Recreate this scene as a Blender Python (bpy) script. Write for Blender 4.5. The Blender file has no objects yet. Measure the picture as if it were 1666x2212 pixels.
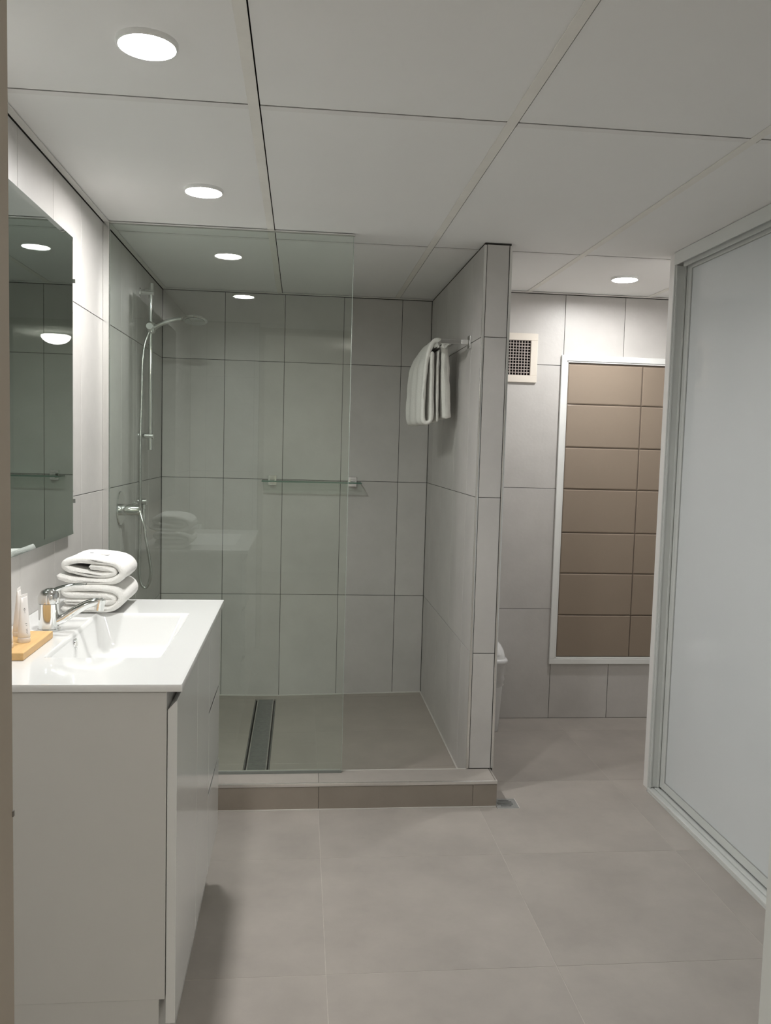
import bpy, bmesh, math, random
from mathutils import Vector, Matrix, noise

random.seed(7)
S = bpy.context.scene
COL = S.collection
PI = math.pi

# ------------------------------------------------------------------ camera
CX, CZ = 0.7045, 1.3342
YAW, PITCH, ROLL = math.radians(5.8799), math.radians(-4.4057), math.radians(1.5561)
cam_d = bpy.data.cameras.new('camera')
cam = bpy.data.objects.new('camera', cam_d)
COL.objects.link(cam)
fw = Vector((math.sin(YAW), math.cos(YAW), 0))
rt = Vector((math.cos(YAW), -math.sin(YAW), 0))
up = Vector((0, 0, 1))
fw2 = math.cos(PITCH) * fw + math.sin(PITCH) * up
up2 = -math.sin(PITCH) * fw + math.cos(PITCH) * up
rx = math.cos(ROLL) * rt + math.sin(ROLL) * up2
uy = -math.sin(ROLL) * rt + math.cos(ROLL) * up2
cam.matrix_world = Matrix(((rx.x, uy.x, -fw2.x, CX), (rx.y, uy.y, -fw2.y, 0), (rx.z, uy.z, -fw2.z, CZ), (0, 0, 0, 1)))
cam_d.sensor_fit = 'HORIZONTAL'
cam_d.sensor_width = 36.0
cam_d.lens = 1805.76 / 1666 * 36.0
cam_d.clip_start = 0.01
S.camera = cam

# ------------------------------------------------------------------ world, exposure, light levels
w = bpy.data.worlds.new('world'); S.world = w
w.use_nodes = True
w.node_tree.nodes['Background'].inputs[0].default_value = (.9, .95, 1, 1)
w.node_tree.nodes['Background'].inputs[1].default_value = 0.05
S.view_settings.view_transform = 'Standard'
S.view_settings.look = 'None'
S.view_settings.gamma = 1
S.view_settings.use_curve_mapping = False
S.view_settings.exposure = 2.0
LAMP = 114.0          # radiance of the downlight diffusers
HALL = 46.0          # radiance of the bowl lamp in the hall

# ------------------------------------------------------------------ materials
def mat(name, col, rough=.5, metal=0.0, spec=.5, noise_scale=0, noise_amt=0.0, bump=0.0, bump_scale=200, per_obj=0.0, coat=0.0, emit=0.0, stretch=None):
    m = bpy.data.materials.new(name); m.use_nodes = True
    nt = m.node_tree; N = nt.nodes; L = nt.links
    b = N['Principled BSDF']
    b.inputs['Base Color'].default_value = (*col, 1)
    b.inputs['Roughness'].default_value = rough
    b.inputs['Metallic'].default_value = metal
    b.inputs['Specular IOR Level'].default_value = spec
    if coat:
        b.inputs['Coat Weight'].default_value = coat; b.inputs['Coat Roughness'].default_value = .03
    if emit:
        b.inputs['Emission Color'].default_value = (*col, 1); b.inputs['Emission Strength'].default_value = emit
    tc = N.new('ShaderNodeTexCoord')
    vec = tc.outputs['Object']
    oi = None
    if per_obj:
        oi = N.new('ShaderNodeObjectInfo')
        mul = N.new('ShaderNodeVectorMath'); mul.operation = 'SCALE'
        cmb = N.new('ShaderNodeCombineXYZ')
        for k in range(3): L.new(oi.outputs['Random'], cmb.inputs[k])
        L.new(cmb.outputs[0], mul.inputs[0]); mul.inputs['Scale'].default_value = 37.0
        ad = N.new('ShaderNodeVectorMath'); ad.operation = 'ADD'
        L.new(vec, ad.inputs[0]); L.new(mul.outputs[0], ad.inputs[1]); vec = ad.outputs[0]
    if stretch:
        mp = N.new('ShaderNodeMapping'); mp.inputs['Scale'].default_value = stretch
        L.new(vec, mp.inputs[0]); vec = mp.outputs[0]
    if noise_amt:
        n = N.new('ShaderNodeTexNoise'); n.inputs['Scale'].default_value = noise_scale
        n.inputs['Detail'].default_value = 7; n.inputs['Roughness'].default_value = .62
        L.new(vec, n.inputs['Vector'])
        r = N.new('ShaderNodeMapRange'); r.inputs[1].default_value = .3; r.inputs[2].default_value = .7
        r.inputs[3].default_value = 1 - noise_amt; r.inputs[4].default_value = 1 + noise_amt
        L.new(n.outputs['Fac'], r.inputs[0])
        fac = r.outputs[0]
        if per_obj:
            r2 = N.new('ShaderNodeMapRange'); r2.inputs[3].default_value = 1 - per_obj; r2.inputs[4].default_value = 1 + per_obj
            L.new(oi.outputs['Random'], r2.inputs[0])
            mm = N.new('ShaderNodeMath'); mm.operation = 'MULTIPLY'
            L.new(fac, mm.inputs[0]); L.new(r2.outputs[0], mm.inputs[1]); fac = mm.outputs[0]
        vm = N.new('ShaderNodeVectorMath'); vm.operation = 'SCALE'
        vm.inputs[0].default_value = col
        L.new(fac, vm.inputs['Scale']); L.new(vm.outputs[0], b.inputs['Base Color'])
    if bump:
        n2 = N.new('ShaderNodeTexNoise'); n2.inputs['Scale'].default_value = bump_scale; n2.inputs['Detail'].default_value = 4
        L.new(vec, n2.inputs['Vector'])
        bp = N.new('ShaderNodeBump'); bp.inputs['Strength'].default_value = bump; bp.inputs['Distance'].default_value = .002
        L.new(n2.outputs['Fac'], bp.inputs['Height']); L.new(bp.outputs[0], b.inputs['Normal'])
    return m

def glass_mat(name, tint, refl=1.9, rough=0.0):
    """thin architectural glass: tinted see-through plus a mirror-like reflection, once per pane"""
    m = bpy.data.materials.new(name); m.use_nodes = True
    nt = m.node_tree; N = nt.nodes; L = nt.links; N.clear()
    out = N.new('ShaderNodeOutputMaterial'); mix = N.new('ShaderNodeMixShader')
    tr = N.new('ShaderNodeBsdfTransparent'); tr.inputs[0].default_value = (*tint, 1)
    gl = N.new('ShaderNodeBsdfAnisotropic'); gl.inputs['Roughness'].default_value = rough
    gl.inputs['Color'].default_value = (.95, 1, .98, 1)
    fr = N.new('ShaderNodeFresnel'); fr.inputs['IOR'].default_value = 1.5
    ge = N.new('ShaderNodeNewGeometry')
    inv = N.new('ShaderNodeMath'); inv.operation = 'SUBTRACT'; inv.inputs[0].default_value = 1
    L.new(ge.outputs['Backfacing'], inv.inputs[1])
    m1 = N.new('ShaderNodeMath'); m1.operation = 'MULTIPLY'; m1.use_clamp = True
    L.new(fr.outputs[0], m1.inputs[0]); m1.inputs[1].default_value = refl
    m2 = N.new('ShaderNodeMath'); m2.operation = 'MULTIPLY'
    L.new(m1.outputs[0], m2.inputs[0]); L.new(inv.outputs[0], m2.inputs[1])
    L.new(m2.outputs[0], mix.inputs[0]); L.new(tr.outputs[0], mix.inputs[1]); L.new(gl.outputs[0], mix.inputs[2])
    L.new(mix.outputs[0], out.inputs[0])
    return m

M = {}
M['tile'] = mat('wall_tile', (.59, .572, .55), .40, spec=.45, noise_scale=3.2, noise_amt=.075, bump=.22, bump_scale=70, per_obj=.02)
M['floor_tile'] = mat('floor_tile', (.39, .358, .325), .46, spec=.4, noise_scale=3.6, noise_amt=.11, bump=.10, bump_scale=60, per_obj=.03)
M['shower_tile'] = mat('shower_floor_tile', (.40, .362, .318), .48, spec=.4, noise_scale=5, noise_amt=.07, bump=.1, bump_scale=60, per_obj=.03)
M['grout'] = mat('dark_grout', (.05, .047, .043), .9, spec=.1, noise_scale=30, noise_amt=.1)
M['grout_light'] = mat('floor_grout', (.50, .47, .43), .9, spec=.1, noise_scale=30, noise_amt=.1)
M['curb_tile'] = mat('curb_tile', (.30, .262, .222), .48, spec=.4, noise_scale=5, noise_amt=.08, bump=.1, bump_scale=60, per_obj=.03)
M['base_seal'] = mat('base_seal', (.20, .215, .20), .3, noise_scale=20, noise_amt=.05)
M['silicone'] = mat('silicone', (.62, .60, .56), .4, noise_scale=20, noise_amt=.03)
M['panel'] = mat('ceiling_panel', (.89, .885, .87), .75, spec=.2, noise_scale=2, noise_amt=.012, bump=.03, bump_scale=400)
M['tee'] = mat('tee_bar', (.86, .84, .79), .6, spec=.2, noise_scale=8, noise_amt=.04)
M['tee2'] = mat('cross_tee_bar', (.84, .83, .81), .6, spec=.2, noise_scale=8, noise_amt=.03)
M['angle'] = mat('wall_angle', (.82, .805, .77), .6, spec=.2, noise_scale=8, noise_amt=.03)
M['plenum'] = mat('plenum', (.04, .037, .033), .9, spec=.05, noise_scale=3, noise_amt=.1)
M['plaster'] = mat('plaster', (.88, .87, .85), .8, spec=.2, noise_scale=6, noise_amt=.02)
M['taupe'] = mat('taupe_paint', (.33, .29, .24), .5, spec=.3, noise_scale=10, noise_amt=.03)
M['hall_wall'] = mat('hall_wall', (.72, .70, .66), .8, noise_scale=6, noise_amt=.02)
M['lacquer'] = mat('white_lacquer', (.72, .73, .715), .16, spec=.5, noise_scale=3, noise_amt=.008)
M['carcass'] = mat('white_melamine', (.60, .60, .575), .42, spec=.35, noise_scale=4, noise_amt=.01)
M['ceramic'] = mat('white_ceramic', (.74, .745, .735), .07, spec=.5, coat=.3, noise_scale=3, noise_amt=.005)
M['alu'] = mat('white_aluminium', (.74, .76, .74), .35, spec=.4, noise_scale=6, noise_amt=.015)
M['backpaint'] = mat('grey_white_glass', (.78, .815, .83), .05, spec=.38, noise_scale=2, noise_amt=.008)
M['frame'] = mat('white_frame', (.86, .87, .85), .3, spec=.4, noise_scale=6, noise_amt=.01)
M['cream'] = mat('cream_plastic', (.78, .72, .64), .4, noise_scale=6, noise_amt=.01)
M['dark'] = mat('dark_void', (.012, .010, .009), .8, spec=.1, noise_scale=6, noise_amt=.1)
M['brown'] = mat('brown_tile', (.31, .25, .195), .2, spec=.35, noise_scale=4, noise_amt=.02)
M['chrome'] = mat('chrome', (.80, .81, .80), .07, metal=1, noise_scale=3, noise_amt=.005)
M['satin'] = mat('satin_steel', (.78, .76, .73), .36, metal=1, noise_scale=60, noise_amt=.03)
M['steel'] = mat('grating_steel', (.34, .345, .335), .38, metal=.9, noise_scale=70, noise_amt=.12)
M['profile'] = mat('aluminium_profile', (.82, .82, .80), .22, metal=.9, noise_scale=50, noise_amt=.02)
M['drain_steel'] = mat('drain_steel', (.34, .345, .335), .45, metal=.4, noise_scale=70, noise_amt=.08)
M['hose'] = mat('metal_hose', (.62, .63, .61), .2, metal=1, noise_scale=400, noise_amt=.15, bump=.3, bump_scale=500)
M['mirror'] = mat('mirror_silver', (.47, .52, .50), .0, metal=1)
M['glass'] = glass_mat('screen_glass', (.955, .985, .965), 1.95)
M['glass_edge'] = mat('green_glass_edge', (.10, .19, .15), .12, noise_scale=10, noise_amt=.03)
M['shelf_glass'] = glass_mat('shelf_glass', (.86, .93, .89), 1.2)
M['towel'] = mat('white_terry', (.86, .85, .82), .95, spec=.1, noise_scale=120, noise_amt=.03, bump=1.0, bump_scale=420)
M['towel_cream'] = mat('cream_terry', (.88, .87, .825), .95, spec=.1, noise_scale=120, noise_amt=.03, bump=1.0, bump_scale=420)
M['wood'] = mat('bamboo', (.66, .42, .18), .45, noise_scale=6, noise_amt=.12, stretch=(12, 1, 12))
M['tube'] = mat('matte_tube', (.84, .80, .77), .35, noise_scale=4, noise_amt=.01)
M['ink'] = mat('print_ink', (.13, .12, .11), .6, noise_scale=4, noise_amt=.01)
M['bin'] = mat('white_plastic', (.80, .80, .80), .22, noise_scale=4, noise_amt=.01)
M['liner'] = mat('bin_liner', (.62, .61, .60), .3, noise_scale=9, noise_amt=.05, bump=.5, bump_scale=25)
M['clear'] = mat('smoky_plastic', (.55, .56, .54), .08, metal=.7, noise_scale=4, noise_amt=.02)
M['lamp'] = mat('led_diffuser', (1.0, .985, .965), .5, emit=LAMP, noise_scale=0)
M['lamp_dim'] = mat('led_diffuser_dim', (1.0, .99, .975), .5, emit=LAMP * .66, noise_scale=0)
M['bowl'] = mat('lit_opal_bowl', (1.0, .95, .86), .3, emit=HALL, noise_scale=0)
M['hall_floor'] = mat('hall_floor', (.33, .30, .27), .5, noise_scale=5, noise_amt=.05)

# ------------------------------------------------------------------ helpers
def link(o, parent=None):
    COL.objects.link(o)
    if parent: o.parent = parent
    return o

def mesh_obj(name, bm, m, parent=None, smooth=False, angle=None):
    me = bpy.data.meshes.new(name)
    bmesh.ops.recalc_face_normals(bm, faces=bm.faces[:])
    bm.to_mesh(me); bm.free()
    me.materials.append(M[m] if isinstance(m, str) else m)
    if smooth:
        for p in me.polygons: p.use_smooth = True
        if angle:
            me.set_sharp_from_angle(angle=math.radians(angle))
    return link(bpy.data.objects.new(name, me), parent)

def tag(o, label, cat=None, group=None, kind=None):
    if label: o['label'] = label
    if cat: o['category'] = cat
    if group: o['group'] = group
    if kind: o['kind'] = kind
    return o

def empty(name, loc, label, cat, group=None):
    o = bpy.data.objects.new(name, None); o.empty_display_size = .05
    o.location = loc; link(o)
    return tag(o, label, cat, group)

def box(bm, x0, x1, y0, y1, z0, z1, bev=0.0, seg=1):
    v = [bm.verts.new(p) for p in ((x0,y0,z0),(x1,y0,z0),(x1,y1,z0),(x0,y1,z0),(x0,y0,z1),(x1,y0,z1),(x1,y1,z1),(x0,y1,z1))]
    fs = [bm.faces.new([v[i] for i in f]) for f in ((3,2,1,0),(4,5,6,7),(0,1,5,4),(1,2,6,5),(2,3,7,6),(3,0,4,7))]
    if bev:
        es = {e for f in fs for e in f.edges}
        bmesh.ops.bevel(bm, geom=list(es), offset=bev, segments=seg, affect='EDGES', profile=.5)

def B(name, dims, m, parent=None, bev=0.0, seg=1, base=None, smooth=False):
    """one box; dims in world metres; parent may be an empty located at base"""
    bm = bmesh.new(); box(bm, *dims, bev=bev, seg=seg)
    o = mesh_obj(name, bm, m, parent, smooth=smooth, angle=35 if smooth else None)
    fix(o, parent); return o

def fix(o, parent):
    """geometry is written in world coordinates; shift it under a parent that stands elsewhere"""
    if parent is not None:
        p = parent
        off = Vector((0, 0, 0))
        while p: off += p.location; p = p.parent
        if off.length > 0: o.data.transform(Matrix.Translation(-off))

def OB(name, bm, m, parent=None, smooth=True, angle=40):
    o = mesh_obj(name, bm, m, parent, smooth, angle); fix(o, parent); return o

def cyl(bm, p0, p1, r0, r1=None, n=24, caps=True):
    r1 = r0 if r1 is None else r1
    p0, p1 = Vector(p0), Vector(p1); d = (p1 - p0).normalized()
    a = d.orthogonal().normalized(); b = d.cross(a)
    A = [bm.verts.new(p0 + r0 * (math.cos(2*PI*i/n) * a + math.sin(2*PI*i/n) * b)) for i in range(n)]
    C = [bm.verts.new(p1 + r1 * (math.cos(2*PI*i/n) * a + math.sin(2*PI*i/n) * b)) for i in range(n)]
    for i in range(n):
        bm.faces.new((A[i], A[(i+1) % n], C[(i+1) % n], C[i]))
    if caps: bm.faces.new(A[::-1]); bm.faces.new(C)

def lathe(bm, prof, c, axis='z', n=32):
    """prof: (radius, height) pairs"""
    c = Vector(c); ax = {'x': (Vector((1,0,0)), Vector((0,1,0)), Vector((0,0,1))), 'y': (Vector((0,1,0)), Vector((0,0,1)), Vector((1,0,0))), 'z': (Vector((0,0,1)), Vector((1,0,0)), Vector((0,1,0)))}[axis]
    rings = []
    for r, h in prof:
        if r < 1e-6: rings.append([bm.verts.new(c + h * ax[0])])
        else: rings.append([bm.verts.new(c + h * ax[0] + r * (math.cos(2*PI*i/n) * ax[1] + math.sin(2*PI*i/n) * ax[2])) for i in range(n)])
    for a, b in zip(rings, rings[1:]):
        for i in range(n):
            j = (i + 1) % n
            if len(a) == 1 and len(b) == 1: continue
            if len(a) == 1: bm.faces.new((a[0], b[j], b[i]))
            elif len(b) == 1: bm.faces.new((a[i], a[j], b[0]))
            else: bm.faces.new((a[i], a[j], b[j], b[i]))
    if len(rings[0]) > 1: bm.faces.new(rings[0][::-1])
    if len(rings[-1]) > 1: bm.faces.new(rings[-1])

def smooth_path(pts, k=8):
    P = [Vector(p) for p in pts]; out = []
    for i in range(len(P) - 1):
        p0 = P[max(i-1, 0)]; p1 = P[i]; p2 = P[i+1]; p3 = P[min(i+2, len(P)-1)]
        for t in range(k):
            u = t / k
            out.append(.5 * ((2*p1) + (-p0+p2)*u + (2*p0-5*p1+4*p2-p3)*u*u + (-p0+3*p1-3*p2+p3)*u**3))
    out.append(P[-1]); return out

def tube(bm, pts, r, n=12, rz=None):
    """sweep a round (or oval: r sideways, rz other way) section; r may be a list"""
    P = [Vector(p) for p in pts]; rings = []
    a = None
    for i, p in enumerate(P):
        d = (P[min(i+1, len(P)-1)] - P[max(i-1, 0)]).normalized()
        if a is None: a = d.orthogonal().normalized() if rz is None else d.cross(Vector((0,0,1))).normalized()
        a = (a - d * a.dot(d)).normalized(); b = d.cross(a)
        ri = r[i] if isinstance(r, (list, tuple)) else r
        rj = ri if rz is None else (rz[i] if isinstance(rz, (list, tuple)) else rz)
        rings.append([bm.verts.new(p + ri * math.cos(2*PI*k/n) * a + rj * math.sin(2*PI*k/n) * b) for k in range(n)])
    for A, C in zip(rings, rings[1:]):
        for k in range(n): bm.faces.new((A[k], A[(k+1) % n], C[(k+1) % n], C[k]))
    bm.faces.new(rings[0][::-1]); bm.faces.new(rings[-1])

def sup(cx, cy, a, b, z, e=4, n=40):
    out = []
    for i in range(n):
        t = 2*PI*i/n; c, s = math.cos(t), math.sin(t)
        out.append(Vector((cx + a * math.copysign(abs(c)**(2/e), c), cy + b * math.copysign(abs(s)**(2/e), s), z)))
    return out

def loft(bm, rings, cap0=True, cap1=True):
    R = [[bm.verts.new(p) for p in r] for r in rings]; n = len(R[0])
    for A, C in zip(R, R[1:]):
        for k in range(n): bm.faces.new((A[k], A[(k+1) % n], C[(k+1) % n], C[k]))
    if cap0: bm.faces.new(R[0][::-1])
    if cap1: bm.faces.new(R[-1])

def struct(name, dims, m, label=None):
    o = B(name, dims, m); o['kind'] = 'structure'
    if label: o['label'] = label
    return o

# tiles ----------------------------------------------------------------
def tile(parent, ax, at, out, u0, u1, v0, v1, m='tile', name='tile', th=.008, ch=.0006, gap=.0024):
    """tile on plane axis ax at coordinate at, facing direction out (+1/-1); u,v in plane"""
    u0 += gap/2; u1 -= gap/2; v0 += gap/2; v1 -= gap/2
    bm = bmesh.new()
    def P(u, v, d):
        q = at + out * d
        if ax == 'x': return (q, u, v)
        if ax == 'y': return (u, q, v)
        return (u, v, q)
    r0 = [bm.verts.new(P(*p, -th)) for p in ((u0, v0), (u1, v0), (u1, v1), (u0, v1))]
    r1 = [bm.verts.new(P(*p, -ch)) for p in ((u0, v0), (u1, v0), (u1, v1), (u0, v1))]
    c = ch
    r2 = [bm.verts.new(P(*p, 0)) for p in ((u0+c, v0+c), (u1-c, v0+c), (u1-c, v1-c), (u0+c, v1-c))]
    for a, b in ((r0, r1), (r1, r2)):
        for k in range(4): bm.faces.new((a[k], a[(k+1) % 4], b[(k+1) % 4], b[k]))
    bm.faces.new(r2); bm.faces.new(r0[::-1])
    return mesh_obj(name, bm, m, parent)

def cuts(a, b, start, step):
    c = [a]
    k = math.ceil((a - start) / step - 1e-6)
    while start + k*step < b - .004:
        v = start + k*step
        if v > a + .004: c.append(v)
        k += 1
    c.append(b); return c

def tiling(parent, ax, at, out, us, vs, skip=None, **kw):
    for u0, u1 in zip(us, us[1:]):
        for v0, v1 in zip(vs, vs[1:]):
            if skip and skip(u0, u1, v0, v1): continue
            tile(parent, ax, at, out, u0, u1, v0, v1, **kw)

# ------------------------------------------------------------------ the room
H = 2.0993           # ceiling
YB = 4.3496          # back of the shower
YR = 4.0091          # back of the alcove
XD1, XD2 = 1.3671, 1.4711   # divider faces
YD = 3.1067          # front of the divider
XR = 2.0996          # sliding door face
YF = .73             # bathroom side of the door wall
ZT = H - .005        # tops of the wall tiles
rows = [-0.0, .5557, 1.1557, 1.7557, ZT]
G = .0025            # tile face stands this much proud of the grout

floor = struct('floor', (-.02, 3.05, -2.6, 4.4, -.06, -.0007), 'grout_light')
ceiling = struct('ceiling', (-.02, 3.05, YF, 4.4, H + .03, H + .07), 'plenum')
wall_left = struct('wall_left', (-.08, -G, YF, 4.4, -.06, H + .03), 'grout')
wall_back = struct('wall_back', (-.0, 1.42, YB + G, YB + .08, -.06, H + .03), 'grout')
wall_divider = struct('wall_divider', (XD1 + G, XD2 - G, YD + G, YB + .0, 0.0, H + .001), 'grout')
wall_alcove = struct('wall_alcove', (XD2 - .03, 3.05, YR + G, YR + .09, -.06, H + .03), 'grout')
wall_alcove_right = struct('wall_alcove_right', (2.97, 3.05, 3.125, YR, -.002, H + .03), 'plaster')
wall_alcove_front = struct('wall_alcove_front', (XR + .012, 2.97, 3.112, 3.17, -.002, H + .03), 'plaster')
wall_right = struct('wall_right', (2.80, 2.86, YF, 3.112, -.002, H + .03), 'plaster')

tiling(wall_left, 'x', 0.0, 1, cuts(YF, YB, 2.79, .3), rows)
tiling(wall_back, 'y', YB, -1, [0.002, .3116, .612, .9124, 1.2128, XD1 - .001], rows)
tiling(wall_divider, 'x', XD1, -1, cuts(YD + .004, YB - .002, 3.30, .3), [.005] + rows[1:])
tiling(wall_divider, 'y', YD, -1, [XD1 + .0095, XD2 - .0095], [.1015] + rows[1:])
tiling(wall_divider, 'x', XD2, 1, cuts(YD + .004, YR, 3.40, .3), [.0] + rows[1:])

PX0, PX1, PZ0, PZ1 = 1.957, 2.80, .279, 1.806      # framed panel
VX0, VX1, VZ0, VZ1 = 1.597, 1.835, 1.667, 1.902    # vent
xs = cuts(XD2 + .001, 2.97, 1.968, .3004)
for u0, u1 in zip(xs, xs[1:]):
    for v0, v1 in zip(rows, rows[1:]):
        segs = [(u0, u1, v0, v1)]
        if u1 > PX0 and u0 < PX1 and v1 > PZ0 and v0 < PZ1:
            segs = []
            if u0 < PX0 - .012: segs.append((u0, PX0 + .004, v0, v1))
            a = max(u0, PX0) if u0 < PX0 - .012 else u0
            if v0 < PZ0: segs.append((a, u1, v0, PZ0 + .004))
            if v1 > PZ1: segs.append((a, u1, PZ1 - .004, v1))
            if u1 > PX1 + .012: segs.append((PX1, u1, max(v0, PZ0), min(v1, PZ1)))
        for s in segs: tile(wall_alcove, 'y', YR, -1, *s)

# wall with the doorway that the photograph is taken through
JX0, JX1, JZ = .462, 1.158, 2.045
wf = struct('wall_front', (-.02, JX0 - .03, .62, YF - G, -.002, H + .03), 'grout')
tiling(wf, 'y', YF, 1, cuts(.002, JX0 - .032, .1, .3), [.0] + rows[1:])
wf2 = struct('wall_front', (JX1 + .03, 3.05, .62, YF - G, -.002, H + .03), 'grout')
tiling(wf2, 'y', YF, 1, cuts(JX1 + .032, XR, 1.3, .3), [.0] + rows[1:])
struct('wall_front', (JX0 - .03, JX1 + .03, .62, YF - .001, JZ + .03, H + .03), 'plaster')
dr = empty('door_1', (0, 0, 0), None, None); dr['kind'] = 'structure'
o = B('door_jamb', (JX0 - .029, JX0, .60, YF + .004, .0, JZ), 'taupe', dr, bev=.003)
B('door_jamb', (JX1, JX1 + .029, .60, YF + .004, .0, JZ), 'alu', dr, bev=.003)
B('door_head', (JX0 - .029, JX1 + .029, .60, YF + .004, JZ, JZ + .029), 'taupe', dr, bev=.003)
o = B('strike_plate', (JX0 + .0001, JX0 + .0012, YF - .0015, YF + .0015, 1.007, 1.012), 'ink', dr); o['label'] = 'small dark strike plate in the left door jamb'

# hall behind the camera (seen only in reflections)
hf = struct('wall_hall_left', (-.42, -.36, -2.6, .62, -.002, 2.24), 'hall_wall')
struct('wall_hall_right', (2.3, 2.36, -2.6, .62, -.002, 2.24), 'hall_wall')
struct('wall_hall_back', (-.42, 2.36, -2.66, -2.6, -.002, 2.24), 'hall_wall')
struct('ceiling_hall', (-.42, 2.36, -2.66, .62, 2.19, 2.24), 'plaster')
struct('floor_hall', (-.42, -.02, -2.6, .62, -.06, 0), 'hall_floor')

# floor tiles
fx = [-.001, .193, .7931, 1.3931, 1.9931, 2.5931, 3.0]
fy = [YF - .11, .8205, 1.4205, 2.0205, 2.6205, 3.2205, 3.8205, YR]
for u0, u1 in zip(fx, fx[1:]):
    for v0, v1 in zip(fy, fy[1:]):
        if u1 < 1.45 and v0 > 3.15: continue
        a0 = u0
        if v0 > 3.15 and u0 < 1.45: a0 = XD2 - .002
        tile(floor, 'z', 0, 1, a0, u1, v0, v1, m='floor_tile', gap=.0022, ch=.0003)
hy = [-2.6, -2.18, -1.58, -.98, -.38, .22, YF - .11]
for u0, u1 in zip([-.02, .193, .7931, 1.3931, 1.9931, 2.3], [.193, .7931, 1.3931, 1.9931, 2.3]):
    for v0, v1 in zip(hy, hy[1:]): tile(floor, 'z', 0, 1, u0, u1, v0, v1, m='floor_tile', gap=.0026)

# shower base: cement bed, sloped tiles falling towards the channel drain
DX0, DX1, DY0, DY1 = .495, .601, 3.315, 4.295
bed = struct('floor_shower', (.001, XD1 - .001, YD + .001, YB, 0.0, .004), 'grout_light')
def ztop(x, y):
    z = .014
    if x > DX1: z += .018 * (x - DX1) / (XD1 - DX1)
    if x < DX0: z += .008 * (DX0 - x) / DX0
    return z
def sloped(u0, u1, v0, v1, g=.0012):
    bm = bmesh.new(); u0 += g; u1 -= g; v0 += g; v1 -= g
    lo = [bm.verts.new((x, y, .004)) for x, y in ((u0, v0), (u1, v0), (u1, v1), (u0, v1))]
    hi = [bm.verts.new((x, y, ztop(x, y))) for x, y in ((u0, v0), (u1, v0), (u1, v1), (u0, v1))]
    for k in range(4): bm.faces.new((lo[k], lo[(k+1) % 4], hi[(k+1) % 4], hi[k]))
    bm.faces.new(hi); bm.faces.new(lo[::-1])
    mesh_obj('tile', bm, 'shower_tile', bed)
sx = [.002, .193, DX0, DX1, .797, XD1 - .002]; sy = [YD + .003, DY0, 3.775, DY1, YB - .001]
for i in range(5):
    for j in range(4):
        if i == 2 and j in (1, 2): continue
        sloped(sx[i], sx[i+1], sy[j], sy[j+1], 0.0 if False else (.0003 if (j in (0, 3) or i in (0,)) else .0008))
def joint(x0, x1, y0, y1):
    bm = bmesh.new()
    lo = [bm.verts.new((x, y, .0041)) for x, y in ((x0, y0), (x1, y0), (x1, y1), (x0, y1))]
    hi = [bm.verts.new((x, y, ztop(x, y) - .0003)) for x, y in ((x0, y0), (x1, y0), (x1, y1), (x0, y1))]
    for k in range(4): bm.faces.new((lo[k], lo[(k+1) % 4], hi[(k+1) % 4], hi[k]))
    bm.faces.new(hi); bm.faces.new(lo[::-1])
    mesh_obj('grout_line', bm, 'grout_light', bed)
joint(.7963, .7977, YD + .004, YB - .002)
joint(DX1 + .002, .7962, 3.7743, 3.7757); joint(.7978, XD1 - .003, 3.7743, 3.7757); joint(.1938, DX0 - .002, 3.7743, 3.7757)
bm = bmesh.new()
tube(bm, [(.004, YB - .001, .024), (DX0, YB - .001, .017), (DX1, YB - .001, .017), (XD1 - .003, YB - .001, .034)], .0045, 6)
tube(bm, [(XD1 - .001, YD + .004, .034), (XD1 - .001, YB - .002, .034)], .0045, 6)
tube(bm, [(.001, YD + .004, .024), (.001, YB - .002, .024)], .0045, 6)
o = mesh_obj('trim_1', bm, 'silicone'); o['kind'] = 'structure'

# shower curb
YC0, YC1, ZC, XC1 = 2.9843, YD - .002, .101, 1.4600
curb = empty('shower_curb', (.7, 3.04, 0), 'low tiled curb with metal edge trim below the shower glass', 'curb')
B('curb_core', (.003, XC1 - .008, YC0 + .008, YC1, 0.0, ZC - .006), 'grout', curb)
for a, b in ((.004, .193), (.193, .7931), (.7931, XD1 + .002), (XD1 + .002, XC1)):
    bm = bmesh.new(); box(bm, a + .0006, b - .0006, YC0, YC0 + .008, .004, ZC - .014, .0006); OB('tile', bm, 'curb_tile', curb, False)
for a, b in ((.004, .193), (.193, .7931), (.7931, XC1 - .006)):
    bm = bmesh.new(); box(bm, a + .0006, b - .0006, YC0 + .006, YC1, ZC - .006, ZC, .0006); OB('tile', bm, 'floor_tile', curb, False)
bm = bmesh.new(); box(bm, XC1 - .008, XC1, YC0 + .001, YC1, .004, ZC - .014, .0006); OB('tile', bm, 'curb_tile', curb, False)
o = B('metal_trim', (.004, XC1 + .001, YC0 - .0015, YC0 + .0055, ZC - .0125, ZC + .0008), 'satin', curb, bev=.0015, seg=2, smooth=True)
o['label'] = 'brushed metal edge trim'
B('metal_trim', (XC1 - .0055, XC1 + .0015, YC0 - .001, YC1, ZC - .0125, ZC + .0008), 'satin', curb, bev=.0015, seg=2, smooth=True)
B('sealant', (.004, XC1 - .002, YC0 - .003, YC0 + .001, .0002, .005), 'silicone', curb)
B('sealant', (.02, XD1 - .004, YC1 - .004, YC1 + .0015, ZC - .006, ZC + .002), 'silicone', curb)

# chrome corner strips on the divider
for i, x in enumerate((XD1, XD2)):
    s = 1 if i == 0 else -1
    bm = bmesh.new()
    xa, xb = (x - .0015, x + .0085) if i == 0 else (x - .0085, x + .0015)
    box(bm, xa, xb, YD - .0015, YD + .006, .102 if i == 0 else .102, ZT - .002, .0014, 2)
    o = mesh_obj('corner_trim', bm, 'profile', wall_divider, True, 40); o['label'] = 'slim metal corner strip'

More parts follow.
